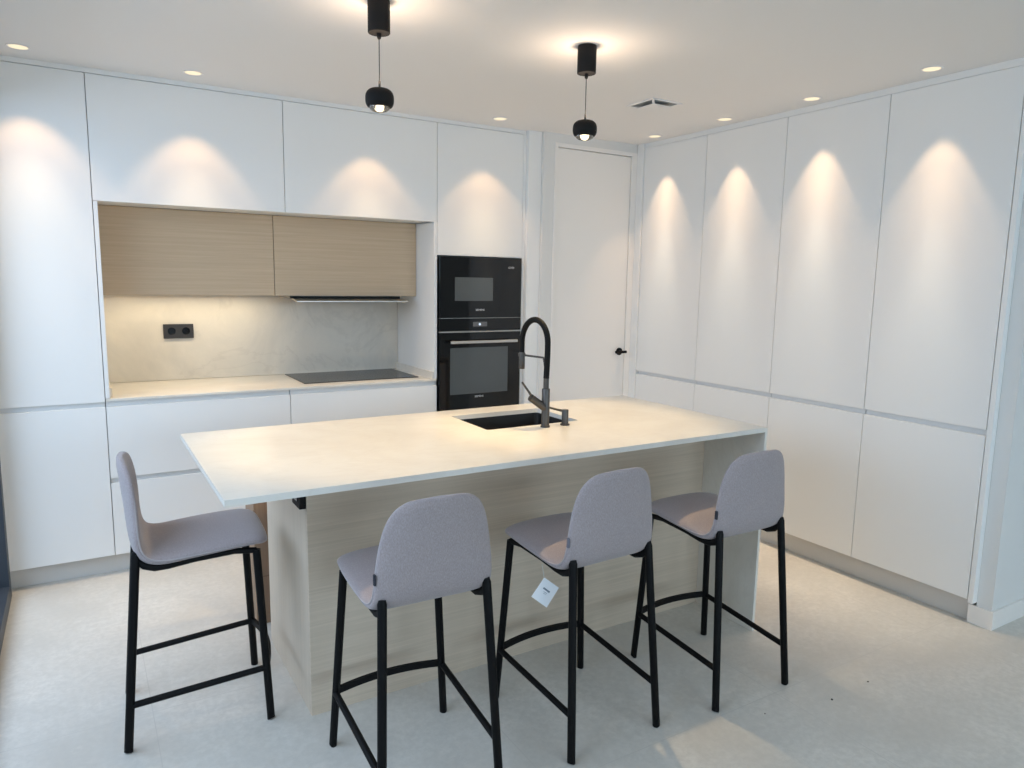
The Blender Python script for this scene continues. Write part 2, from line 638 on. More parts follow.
# slim extractor
t = thing('extractor_hood', 'slim pull-out extractor hood with pale visor below the right oak cupboard', 'extractor hood', (1.41, WY, 1.37))
obj('hood_body', box(1.065, 1.745, WY + 0.024, 4.545, 1.386, 1.4300, 0.002), M['steel'], t)
obj('front_strip', box(1.060, 1.735, WY - 0.006, WY + 0.022, 1.383, 1.3975, 0.002), M['matt_black'], t)
bm = bmesh.new()
add_prism(bm, [(1.075, WY - 0.085, 1.366), (1.075, WY - 0.085, 1.371), (1.075, WY - 0.004, 1.3835), (1.075, WY + 0.05, 1.3835), (1.075, WY + 0.05, 1.378)], (0.68, 0, 0))
obj('visor', bm, M['steel'], t, label='brushed steel pull-out visor')

# LED strip under the left oak unit
t = thing('light_strip', 'warm light strip glowing under the left oak cupboard', 'light', (0.55, 4.41, 1.408))
obj('lit_strip', box(0.15, 0.95, 4.400, 4.410, 1.4050, 1.4120, 0), M['strip_on'], t)
obj('housing', box(0.15, 0.95, 4.4115, 4.420, 1.4045, 1.4120, 0), M['steel'], t)
area('strip_light', (0, 0, -0.006), (-0.12, 0, 0), 0.80, 0.012, STRIP_W, (1.0, 0.84, 0.58), t)

# splashback, worktop, cooktop, socket
o = obj('splashback', box(X0 + 0.021, 1.8485, 4.556, 4.570, 0.9015, 1.400, 0.0005), M['splash'])
tag(o, 'grey-beige marble splashback behind the cooktop and socket', 'splashback')
WT = 0.900
t = thing('worktop', 'pale stone worktop with low upstands on the back run', 'worktop', ((X0 + X2) / 2, 4.25, WT))
obj('slab', box(X0 + G, 1.8685 - G, YF - 0.001, 4.5695, WT - 0.012, WT, 0.001), M['counter'], t)
obj('upstand', box(1.836, 1.8485, YF + 0.002, 4.5555, WT, WT + 0.045, 0.001), M['counter'], t)
obj('upstand', box(X0 + 0.0202, X0 + 0.032, YF + 0.06, 4.5555, WT, WT + 0.045, 0.001), M['counter'], t)

t = thing('cooktop', 'black glass induction cooktop set in the back worktop', 'cooktop', (1.45, 4.34, WT))
bm = bmesh.new()
add_box(bm, 1.086, 1.795, 4.085, 4.535, WT + 0.0002, WT + 0.005, 0.0015)
obj('glass_plate', bm, M['hob'], t)
bm = box(1.70, 1.76, 4.11, 4.125, WT + 0.0051, WT + 0.0055, 0)
obj('touch_mark', bm, M['ink'], t)

t = thing('wall_socket', 'black double wall socket on the marble splashback', 'socket', (0.493, 4.556, 1.145))
obj('cover_plate', box(0.412, 0.572, 4.545, 4.556, 1.143, 1.226, 0.002), M['socket'], t)
for x in (0.455, 0.531):
    bm = lathe([(0, 0.0), (0.017, 0.0), (0.019, 0.004), (0.021, 0.004), (0.021, 0.0), (0.022, -0.002)], 0, 0, 28)
    bmesh.ops.rotate(bm, verts=bm.verts[:], cent=(0, 0, 0), matrix=Matrix.Rotation(PI / 2, 3, 'X'))
    bmesh.ops.translate(bm, verts=bm.verts[:], vec=(x, 4.5448, 1.186))
    s = obj('socket_outlet', bm, M['oven_glass'], t, True, 40)
    bm = bmesh.new()
    for dx in (-0.008, 0.008):
        add_tube(bm, [(x + dx, 4.5446, 1.186), (x + dx, 4.5436, 1.186)], 0.0026, 10)
    obj('pin_hole', bm, M['black'], s)

# base drawer units
for a, b, lab in ((X0, X1, 'white base drawer unit at the left, below the bare stretch of back worktop'),
                  (X1, X2, 'white base drawer unit under the cooktop, beside the oven housing')):
    t = thing('base_cabinet', lab, 'cabinet', ((a + b) / 2, YF, 0), 'white base units on the back run')
    carcass_back(a, b, BOT - 0.003, 0.8875, t, YF + 0.042)
    front_back('upper_drawer', a, b, 0.5015, GAP_L, t)
    front_back('lower_drawer', a, b, BOT, 0.4760, t)
    bm = bmesh.new()
    add_box(bm, a + 0.002, b - 0.002, YF + 0.020, YF + 0.041, 0.835, 0.8870, 0)
    add_box(bm, a + 0.002, b - 0.002, YF + 0.020, YF + 0.041, 0.450, 0.525, 0)
    obj('handle_channel', bm, M['shadowgap'], t)
    obj('plinth', box(a, b, YF + 0.05, YF + 0.066, 0, 0.100, 0.001), M['plinth'], t)

# oven housing
t = thing('oven_housing', 'tall white housing cupboard around the black microwave and oven', 'cabinet', ((X2 + X3) / 2, YF, 0))
bm = bmesh.new()
add_box(bm, X2 - 0.019, X2 - 0.0005, YF, 4.5555, 0.9015, 1.8450, 0.0008)
add_box(bm, X2 - 0.0004, X2 + 0.0150, YF + 0.04, 4.555, 0.101, 2.4195, 0.0006)
add_box(bm, X3 - 0.0150, X3 - 0.0004, YF + 0.04, 4.555, 0.101, 2.4195, 0.0006)
add_box(bm, X3 + 0.0004, X3 + 0.019, YF, 4.555, 0.0, 2.4195, 0.0008)
add_box(bm, X2 + 0.0152, X3 - 0.0152, YF + 0.04, 4.555, 1.664, 1.682, 0.0006)
add_box(bm, X2 + 0.0152, X3 - 0.0152, YF + 0.04, 4.555, 0.565, 0.583, 0.0006)
obj('carcass', bm, M['cab'], t)
front_back('upper_door', X2, X3, 1.652, TOP_B, t)
front_back('lower_drawer', X2, X3, BOT, 0.580, t)
obj('plinth', box(X2, X3, YF + 0.05, YF + 0.066, 0, 0.100, 0.001), M['plinth'], t)

OY = YF - 0.018
AX = (X2 + X3) / 2
rotX = Matrix.Rotation(PI / 2, 4, 'X')


def on_front(x, z, y=OY - 0.0006):
    return Matrix.Translation((x, y, z)) @ rotX


t = thing('microwave', 'black built-in microwave above the oven', 'microwave', (AX, OY, 1.188))
obj('casing', box(1.895, 2.445, YF + 0.002, 4.48, 1.200, 1.630, 0.002), M['steel'], t)
d = obj('door', box(1.8775, 2.4560, OY, OY + 0.019, 1.2735, 1.6470, 0.0012), M['oven_glass'], t)
obj('window', box(1.980, 2.248, OY - 0.0008, OY + 0.002, 1.378, 1.522, 0.0003), M['oven_window'], d)
text('lettering', 'SIEMENS', 0.017, M['logo'], d, on_front(2.157, 1.322))
text('lettering', 'iQ700', 0.017, M['logo'], d, on_front(2.380, 1.587))
bm = bmesh.new()
for k in range(12):
    add_box(bm, 2.375, 2.378 + 0.04, OY - 0.0005, OY, 1.545 - k * 0.014, 1.5455 - k * 0.014, 0)
p = obj('control_panel', box(1.8775, 2.4560, OY, OY + 0.019, 1.1935, 1.2700, 0.0012), M['oven_glass'], t)
bm2 = bmesh.new()
add_box(bm2, 2.108, 2.208, OY - 0.0006, OY + 0.002, 1.2190, 1.2480, 0.0002)
obj('screen', bm2, M['display_bg'], p)
bm2 = lathe([(0, 0), (0.008, 0), (0.008, 0.001), (0, 0.001)], 0, 0, 20)
bmesh.ops.rotate(bm2, verts=bm2.verts[:], cent=(0, 0, 0), matrix=Matrix.Rotation(PI / 2, 3, 'X'))
bmesh.ops.translate(bm2, verts=bm2.verts[:], vec=(2.156, OY - 0.0007, 1.233))
obj('screen_mark', bm2, M['display'], p)
bm.free()
obj('trim_strip', box(1.8775, 2.4560, OY - 0.003, OY + 0.018, 1.1840, 1.1905, 0.0008), M['steel'], t, label='bright steel strip')

t = thing('oven', 'black built-in oven with steel bar handle, below the microwave', 'oven', (AX, OY, 0.59))
obj('casing', box(1.895, 2.445, YF + 0.002, 4.48, 0.600, 1.165, 0.002), M['steel'], t)
d = obj('door', box(1.8775, 2.4560, OY, OY + 0.019, 0.588, 1.1815, 0.0012), M['oven_glass'], t)
obj('window', box(1.950, 2.364, OY - 0.0008, OY + 0.002, 0.795, 1.088, 0.0003), M['oven_window'], d)
text('lettering', 'SIEMENS', 0.017, M['logo'], d, on_front(2.156, 0.775))
bm = bmesh.new()
add_box(bm, 1.932, 2.408, OY - 0.052, OY - 0.034, 1.1175, 1.1345, 0.004, 3)
add_box(bm, 1.960, 1.975, OY - 0.040, OY - 0.0002, 1.1195, 1.1325, 0.001)
add_box(bm, 2.365, 2.380, OY - 0.040, OY - 0.0002, 1.1195, 1.1325, 0.001)
obj('bar_handle', bm, M['steel'], d, label='brushed steel bar handle')

# right-hand run of four tall cupboards
YS = [3.8515, 3.2835, 2.6985, 2.1190, 1.5455]
RT, RU, RL, RB = 2.4100, 0.8940, 0.8670, 0.1145
labs = ['tall white cupboard on the right-hand run, next to the door',
        'tall white cupboard, second from the door on the right-hand run',
        'tall white cupboard, third from the door, behind the island corner',
        'tall white cupboard at the near end of the right-hand run, against the wall corner']
for (a, b), lab in zip(zip(YS[1:], YS[:-1]), labs):
    t = thing('tall_cupboard', lab, 'cabinet', (XF, (a + b) / 2, 0), 'tall cupboards along the right-hand wall')
    obj('carcass', box(XF + 0.042, 3.980, a + 0.0005, b - 0.0005, RB - 0.003, 2.4115, 0.0006), M['carcass'], t)
    obj('upper_door', box(XF, XF + T, a + G, b - G, RU, RT, 0.0012), M['cab'], t)
    obj('lower_door', box(XF, XF + T, a + G, b - G, RB, RL, 0.0012), M['cab'], t)
    obj('handle_channel', box(XF + 0.020, XF + 0.041, a + 0.002, b - 0.002, RL - 0.03, RU + 0.02, 0), M['shadowgap'], t)
    obj('plinth', box(XF + 0.05, XF + 0.066, a, b, 0, 0.1100, 0.001), M['plinth'], t)

# ------------------------------------------------------------------ island
IX0, IX1, IY0, IY1, IZ = 0.304, 2.462, 1.972, 2.918, 0.910
t = thing('kitchen_island', 'washed-oak panelled island body carrying the pale stone top', 'kitchen island', (1.52, 2.6, 0))
obj('front_panel', box(0.6105, 2.4475, 2.306, 2.325, 0.0, 0.8890, 0.001), M['oak_island'], t)
obj('end_panel', box(0.6105, 0.6295, 2.3255, 2.912, 0.0, 0.8890, 0.001), M['oak_end'], t)
bm = bmesh.new()
add_box(bm, 0.630, 0.648, 2.3255, 2.89, 0.10, 0.8885, 0.0005)
add_box(bm, 2.415, 2.433, 2.3255, 2.89, 0.10, 0.8885, 0.0005)
add_box(bm, 0.6485, 2.4145, 2.3255, 2.89, 0.10, 0.118, 0.0005)
add_box(bm, 0.6485, 2.4145, 2.3260, 2.338, 0.119, 0.8885, 0.0005)
obj('carcass', bm, M['carcass'], t)
for k in range(3):
    a = 0.632 + k * 0.6003
    obj('cabinet_door', box(a + G, a + 0.6003 - G, 2.892, 2.911, 0.105, 0.862, 0.0012), M['cab'], t)
obj('plinth', box(0.632, 2.433, 2.84, 2.855, 0.0, 0.0995, 0.001), M['plinth'], t)

t = thing('island_worktop', 'pale stone island top with one waterfall end, holding the sink', 'worktop', (1.38, 2.43, 0))
SX0, SX1, SY0, SY1 = 1.378, 1.833, 2.456, 2.788
TH = 0.0195


def rounded_rect(x0, x1, y0, y1, r, n=6):
    pts = []
    for cx, cy, a0 in ((x1 - r, y1 - r, 0), (x0 + r, y1 - r, PI / 2), (x0 + r, y0 + r, PI), (x1 - r, y0 + r, 1.5 * PI)):
        for k in range(n + 1):
            a = a0 + k / n * PI / 2
            pts.append((cx + r * math.cos(a), cy + r * math.sin(a)))
    return pts


def slab_with_hole(x0, x1, y0, y1, z0, z1, hole):
    """outer rectangle with an inner loop: faces fanned between the loop and the four corners"""
    bm = bmesh.new()
    n = len(hole)
    q = n // 4
    corners = [(x1, y1), (x0, y1), (x0, y0), (x1, y0)]
    lay = []
    for z in (z0, z1):
        h = [bm.verts.new((x, y, z)) for x, y in hole]
        c = [bm.verts.new((x, y, z)) for x, y in corners]
        for k in range(4):
            for j in range(q - 1):
                bm.faces.new((c[k], h[k * q + j], h[k * q + j + 1]))
            bm.faces.new((c[k], h[k * q + q - 1], h[((k + 1) * q) % n], c[(k + 1) % 4]))
        lay.append((h, c))
    (h0, c0), (h1, c1) = lay
    for k in range(n):
        bm.faces.new((h0[k], h0[(k + 1) % n], h1[(k + 1) % n], h1[k]))
    for k in range(4):
        bm.faces.new((c0[k], c0[(k + 1) % 4], c1[(k + 1) % 4], c1[k]))
    return bm


hole = rounded_rect(SX0, SX1, SY0, SY1, 0.012)
obj('slab', slab_with_hole(IX0, IX1, IY0, IY1, IZ - TH, IZ, hole), M['counter'], t)
obj('waterfall_end', box(IX1 - 0.014, IX1, IY0, IY1, 0.0, IZ - TH - 0.0003, 0.0008), M['counter'], t)

# sink
bm = bmesh.new()
loops = []
for (ins, z) in ((-0.022, IZ - TH - 0.001), (-0.003, IZ - TH - 0.001), (-0.002, IZ - TH - 0.012), (0.004, IZ - 0.19), (0.018, IZ - 0.208), (0.16, IZ - 0.214)):
    pts = rounded_rect(SX0 + ins, SX1 - ins, SY0 + ins, SY1 - ins, 0.022 if ins < 0.1 else 0.004)
    loops.append([bm.verts.new((x, y, z)) for x, y in pts])
for a, b in zip(loops[:-1], loops[1:]):
    for k in range(len(a)):
        bm.faces.new((a[k], a[(k + 1) % len(a)], b[(k + 1) % len(a)], b[k]))
bm.faces.new(loops[-1])
t = thing('sink', 'black undermount sink sunk into the island top', 'sink', (1.605, 2.62, IZ - 0.214))
basin = obj('basin', bm, M['sink'], t, True, 35)
sol = basin.modifiers.new('wall', 'SOLIDIFY')
sol.thickness = 0.004
sol.offset = -1
obj('drain', lathe([(0, IZ - 0.2125), (0.03, IZ - 0.2125), (0.042, IZ - 0.2115), (0.045, IZ - 0.2138)], 1.605, 2.622, 28), M['gunmetal'], t, True, 40)

# faucet: angled lever body, black hose in a high arc, spray head docked on an arm
FX, FY = 1.6216, 2.404
t = thing('faucet', 'dark gunmetal kitchen faucet with arched black hose beside the sink', 'faucet', (FX, FY, IZ))
obj('body', lathe([(0, IZ + 0.0003), (0.0195, IZ + 0.0003), (0.0195, IZ + 0.006), (0.0165, IZ + 0.0075), (0.0165, IZ + 0.158), (0.0155, IZ + 0.160), (0.0112, IZ + 0.1605), (0.0112, IZ + 0.205), (0, IZ + 0.205)], FX, FY, 32), M['gunmetal'], t, True, 40)
hd = Vector((-0.045, 0.155, 0)).normalized()      # reach of the spout over the sink
pts = []
Rr = 0.064
p_up = [(FX, FY, IZ + 0.204), (FX, FY, IZ + 0.26), (FX + 0.005, FY - 0.002, IZ + 0.31)]
reach = 0.135
c0 = Vector((FX + 0.004, FY - 0.001, IZ + 0.375))
for z in (0.203, 0.235, 0.27, 0.30, 0.325):
    k = (z - 0.203) / 0.12
    pts.append(Vector((FX, FY, IZ + z)) - hd * 0.004 * math.sin(min(1, k) * PI * 0.5))
cen = Vector((FX, FY, IZ + 0.345)) + hd * (reach / 2 - 0.002)
rad = reach / 2 + 0.002
for k in range(0, 25):
    a = PI - PI * k / 24
    pts.append(cen + hd * rad * math.cos(a) + Vector((0, 0, 1)) * (rad + 0.024) * math.sin(a))
endp = cen + hd * rad
pts.append(endp + Vector((0, 0, -0.045)))
obj('hose', tube(pts, [0.0122] * (len(pts) - 6) + [0.0118, 0.0114, 0.011, 0.0106, 0.0102, 0.0100], 16), M['hose'], t, True, 50, 'black rubber hose')
hx, hy = endp.x, endp.y
obj('spray_head', lathe([(0, IZ + 0.300), (0.0110, IZ + 0.300), (0.0125, IZ + 0.297), (0.0125, IZ + 0.232), (0.0110, IZ + 0.229), (0, IZ + 0.229)], hx, hy, 28), M['gunmetal'], t, True, 40)
a0 = Vector((FX, FY, IZ + 0.206))
bm = tube([a0, a0 + Vector((0, 0, 0.060)) + hd * 0.012, a0 + Vector((0, 0, 0.080)) + hd * 0.018, Vector((FX, FY, IZ + 0.286)) + hd * 0.026, Vector((hx, hy, IZ + 0.288))], 0.0042, 10)
ring = lathe([(0.0128, IZ + 0.282), (0.0150, IZ + 0.282), (0.0150, IZ + 0.294), (0.0128, IZ + 0.294), (0.0128, IZ + 0.282)], hx, hy, 24)
me_tmp = bpy.data.meshes.new('ring_tmp')
ring.to_mesh(me_tmp)
bm.from_mesh(me_tmp)
ring.free()
bpy.data.meshes.remove(me_tmp)
obj('docking_arm', bm, M['gunmetal'], t, True, 40)
bm = bmesh.new()
add_tube(bm, [(FX - 0.004, FY, IZ + 0.080), (FX - 0.072, FY + 0.004, IZ + 0.128)], [0.0160, 0.0150], 24)
lv = obj('mixer_barrel', bm, M['gunmetal'], t, True, 40)
obj('lever', tube([(FX - 0.066, FY + 0.003, IZ + 0.130), (FX - 0.078, FY + 0.004, IZ + 0.148), (FX - 0.112, FY + 0.006, IZ + 0.192)], [0.005, 0.0048, 0.004], 10), M['gunmetal'], lv, True, 40)

t = thing('soap_dispenser', 'short gunmetal soap dispenser right of the faucet', 'soap dispenser', (1.719, 2.401, IZ))
obj('body', lathe([(0, IZ + 0.0003), (0.020, IZ + 0.0003), (0.020, IZ + 0.005), (0.0140, IZ + 0.007), (0.0140, IZ + 0.064), (0.0125, IZ + 0.066), (0, IZ + 0.066)], 1.719, 2.401, 28), M['gunmetal'], t, True, 40)
obj('nozzle', tube([(1.715, 2.404, IZ + 0.059), (1.693, 2.422, IZ + 0.064), (1.665, 2.442, IZ + 0.072)], [0.006, 0.005, 0.0042], 12), M['gunmetal'], t, True, 40)

# outlet on the island end under the overhang
t = thing('island_socket', 'black socket box on the oak island end, under the stone overhang', 'socket', (0.61, 2.36, 0.74))
obj('socket_box', box(0.588, 0.6103, 2.312, 2.408, 0.742, 0.842, 0.002), M['matt_black'], t)
obj('socket_face', box(0.5855, 0.5878, 2.335, 2.385, 0.765, 0.819, 0.001), M['oven_glass'], t)

# cardboard carton behind the island end
t = thing('cardboard_carton', 'brown cardboard carton standing behind the island end', 'carton', (0.74, 3.16, 0))
obj('carton_body', box(0.588, 0.88, 3.075, 3.25, 0.0, 0.80, 0.002), M['card'], t)
bm = bmesh.new()
add_box(bm, 0.5872, 0.8808, 3.0742, 3.2508, 0.215, 0.221, 0)
obj('fold_seam', bm, M['tape'], t)

# ------------------------------------------------------------------ ceiling fittings
def spot(name, parent, loc, energy, angle, blend, color, radius, rot=(0, 0, 0)):
    l = bpy.data.lights.new(name, 'SPOT')
    l.energy = energy
    l.spot_size = angle
    l.spot_blend = blend
    l.color = color
    l.shadow_soft_size = radius
    o = bpy.data.objects.new(name, l)
    COL.objects.link(o)
    o.location = loc
    o.rotation_euler = rot
    o.parent = parent
    return o


dl = [(-0.150, 3.788, 'recessed ceiling downlight over the tall cupboard at far left'),
      (0.526, 3.783, 'recessed ceiling downlight above the left top wall cupboard'),
      (1.440, 3.778, 'recessed ceiling downlight behind the left pendant shade'),
      (2.177, 3.773, 'recessed ceiling downlight above the oven housing'),
      (3.244, 3.625, 'recessed ceiling downlight nearest the door corner, on the right-hand run'),
      (3.238, 3.034, 'recessed ceiling downlight, second from the door corner on the right-hand run'),
      (3.243, 2.466, 'recessed ceiling downlight, third from the door corner on the right-hand run'),
      (3.223, 1.856, 'recessed ceiling downlight at the near end of the right-hand run')]
for k, (x, y, lab) in enumerate(dl):
    t = thing('downlight', lab, 'downlight', (x, y, CZ), 'recessed downlights along the cupboards')
    obj('trim_ring', lathe([(0.036, CZ - 0.0032), (0.043, CZ - 0.0032), (0.045, CZ - 0.0004), (0.034, CZ - 0.0004), (0.036, CZ - 0.0032)], x, y, 40), M['ceiling'], t, True, 40)
    obj('lit_lens', lathe([(0, CZ - 0.0022), (0.0355, CZ - 0.0022), (0.0355, CZ - 0.0008)], x, y, 36), M['lamp_on'], t)
    # the light of this lamp
    for name, (watts, cone, soft, col) in zip(('downlight_beam', 'downlight_middle', 'downlight_centre'), BEAMS_BACK if k < 4 else BEAMS_RIGHT):
        spot(name, t, (0, 0, -0.006), watts, math.radians(cone), soft, col, 0.012)

pend = [(0.9405, 2.468, 2.121, 'black globe pendant lamp on a thin cable, left of two over the island'),
        (1.815, 2.452, 2.121, 'black globe pendant lamp on a thin cable, right of two, nearer the vent')]
for x, y, zc, lab in pend:
    t = thing('pendant_lamp', lab, 'pendant lamp', (x, y, CZ), 'globe pendants over the island')
    obj('canopy', lathe([(0, CZ - 0.0002), (0.0375, CZ - 0.0002), (0.038, CZ - 0.003), (0.038, CZ - 0.104), (0.0365, CZ - 0.106), (0.0, CZ - 0.106)], x, y, 40), M['matt_black'], t, True, 40)
    c = obj('cable', tube([(x, y, CZ - 0.1065), (x, y, zc + 0.034)], 0.0016, 8), M['matt_black'], t)
    obj('cable_grip', lathe([(0, CZ - 0.1062), (0.008, CZ - 0.1062), (0.0065, CZ - 0.122), (0.003, CZ - 0.126), (0, CZ - 0.126)], x, y, 16), M['matt_black'], c)
    obj('cable_ferrule', lathe([(0, zc + 0.034), (0.004, zc + 0.034), (0.004, zc + 0.060), (0, zc + 0.060)], x, y, 12), M['gunmetal'], c)
    prof = [(0, zc + 0.0345)]
    for k in range(0, 25):
        a = math.radians(88 - (88 + 42) * k / 24)
        ca, sa = max(0.0, math.cos(a)), math.sin(a)
        prof.append((0.0495 * ca ** 0.62, zc + 0.0365 * math.copysign(abs(sa) ** 0.80, sa)))
    rb, zb = prof[-1]
    prof += [(rb - 0.003, zb), (rb - 0.005, zb + 0.012), (0, zb + 0.018)]
    obj('globe_shade', lathe(prof, x, y, 44), M['matt_black'], t, True, 50)
    lens = []
    for k in range(0, 9):
        a = PI / 2 * k / 8
        lens.append(((rb - 0.0040) * math.cos(a), zb - 0.0002 - 0.018 * math.sin(a)))
    lens.append((0, lens[-1][1]))
    ln = obj('crystal_lens', lathe(lens[:-1][:-1] + [(0, zb - 0.0182)], x, y, 10), M['crystal'], t)
    obj('lit_core', lathe([(0, zb + 0.004), (0.012, zb + 0.004), (0.008, zb - 0.003), (0, zb - 0.005)], x, y, 24), M['lens_on'], ln)
    spot('pendant_beam', t, (0, 0, zb - 0.024 - CZ), PENDANT_W, math.radians(68), 0.55, (1.0, 0.708, 0.35), 0.022)
    spot('added_ceiling_glow', t, (0, 0, zc + 0.042 - CZ), CEILING_GLOW_W, math.radians(150), 1.0, (1.0, 0.76, 0.55), 0.03, (PI, 0, 0))  # added spot, stands in for pendant light reflected up off the island top

# square ceiling air vent
t = thing('ceiling_vent', 'square white air vent set in the ceiling', 'vent', (2.68, 3.008, CZ))
vx, vy = 2.680, 3.010
bm = bmesh.new()
for s in (-1, 1):
    add_box(bm, vx + s * 0.098 - 0.006, vx + s * 0.098 + 0.006, vy - 0.104, vy + 0.104, CZ - 0.006, CZ - 0.0003, 0.001)
    add_box(bm, vx - 0.0915, vx + 0.0915, vy + s * 0.098 - 0.006, vy + s * 0.098 + 0.006, CZ - 0.006, CZ - 0.0003, 0.001)
obj('vent_frame', bm, M['ceiling'], t)
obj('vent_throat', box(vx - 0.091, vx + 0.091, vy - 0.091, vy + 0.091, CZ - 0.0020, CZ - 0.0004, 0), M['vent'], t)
bm = bmesh.new()
add_box(bm, vx - 0.068, vx + 0.068, vy - 0.068, vy + 0.068, CZ - 0.020, CZ - 0.016, 0.002)
add_box(bm, vx - 0.010, vx + 0.010, vy - 0.010, vy + 0.010, CZ - 0.0155, CZ - 0.0022, 0)
for sx in (-1, 1):
    for sy in (-1, 1):
        add_prism(bm, [(vx + sx * 0.055, vy + sy * 0.064, CZ - 0.016), (vx + sx * 0.064, vy + sy * 0.055, CZ - 0.016), (vx + sx * 0.092, vy + sy * 0.083, CZ - 0.004), (vx + sx * 0.083, vy + sy * 0.092, CZ - 0.004)], (0, 0, -0.003))
obj('deflector_plate', bm, M['ceiling'], t)

# ------------------------------------------------------------------ bar stools
def catmull(P, n):
    P = [Vector(p) for p in P]
    Q = [P[0] * 2 - P[1]] + P + [P[-1] * 2 - P[-2]]
    out = []
    for i in range(1, len(Q) - 2):
        for k in range(n):
            u = k / n
            a, b, c_, d_ = Q[i - 1], Q[i], Q[i + 1], Q[i + 2]
            out.append(0.5 * ((2 * b) + (c_ - a) * u + (2 * a - 5 * b + 4 * c_ - d_) * u * u + (3 * b - a - 3 * c_ + d_) * u ** 3))
    out.append(P[-1])
    return out


SHELL_RIM = []


def shell_mesh():
    """one padded shell: seat running up into the back. Rows: (y, z, half width, forward curl of the edges, up curl, half thickness)"""
    rows = [(0.224, 0.610, 0.120, 0.000, -0.002, 0.009),
            (0.221, 0.622, 0.152, 0.000, -0.004, 0.015),
            (0.208, 0.634, 0.172, 0.000, -0.007, 0.019),
            (0.170, 0.641, 0.183, 0.000, -0.010, 0.021),
            (0.080, 0.638, 0.189, 0.000, -0.012, 0.022),
            (-0.020, 0.630, 0.189, 0.000, -0.012, 0.023),
            (-0.090, 0.622, 0.187, 0.001, -0.010, 0.023),
            (-0.135, 0.627, 0.184, 0.004, -0.006, 0.022),
            (-0.161, 0.653, 0.181, 0.008, -0.004, 0.020),
            (-0.172, 0.700, 0.178, 0.013, 0.000, 0.018),
            (-0.178, 0.762, 0.171, 0.019, 0.000, 0.017),
            (-0.185, 0.826, 0.159, 0.022, 0.000, 0.016),
            (-0.191, 0.871, 0.142, 0.021, 0.000, 0.015),
            (-0.195, 0.900, 0.119, 0.017, 0.000, 0.014),
            (-0.198, 0.917, 0.088, 0.011, 0.000, 0.011),
            (-0.199, 0.923, 0.050, 0.005, 0.000, 0.007)]
    def spl(idx):
        return catmull([(r[idx[0]], r[idx[1]], r[idx[2]]) for r in rows], 3)
    A = spl((0, 1, 2))
    B = spl((3, 4, 5))
    nt = 15
    grid = []
    for i, (a, b) in enumerate(zip(A, B)):
        row = []
        for k in range(nt):
            s = -1 + 2 * k / (nt - 1)
            e = abs(s) ** 2.2
            row.append(Vector((a.z * s, a.x + b.x * e, a.y + b.y * e)))
        grid.append(row)
    bm = bmesh.new()
    n = len(grid)
    rim = [grid[i][0] for i in range(n)] + grid[-1][1:-1] + [grid[i][-1] for i in range(n - 1, -1, -1)] + grid[0][-2:0:-1]
    SHELL_RIM[:] = rim
    top, bot = [], []
    for i in range(n):
        rt, rb_ = [], []
        for k in range(nt):
            du = grid[min(i + 1, n - 1)][k] - grid[max(i - 1, 0)][k]
            dv = grid[i][min(k + 1, nt - 1)] - grid[i][max(k - 1, 0)]
            nrm = dv.cross(du)
            if nrm.length < 1e-9:
                nrm = Vector((0, 0, 1))
            nrm.normalize()
            s = abs(-1 + 2 * k / (nt - 1))
            h = B[i].z * (1 - 0.55 * s ** 5)
            rt.append(bm.verts.new(grid[i][k] + nrm * h * 1.05))
            rb_.append(bm.verts.new(grid[i][k] - nrm * h * 0.95))
        top.append(rt)
        bot.append(rb_)
    for i in range(n - 1):
        for k in range(nt - 1):
            bm.faces.new((top[i][k], top[i][k + 1], top[i + 1][k + 1], top[i + 1][k]))
            bm.faces.new((bot[i][k], bot[i + 1][k], bot[i + 1][k + 1], bot[i][k + 1]))
        bm.faces.new((top[i][0], top[i + 1][0], bot[i + 1][0], bot[i][0]))
        bm.faces.new((top[i][-1], bot[i][-1], bot[i + 1][-1], top[i + 1][-1]))
    for k in range(nt - 1):
        bm.faces.new((top[0][k], bot[0][k], bot[0][k + 1], top[0][k + 1]))
        bm.faces.new((top[-1][k], top[-1][k + 1], bot[-1][k + 1], bot[-1][k]))
    return bm


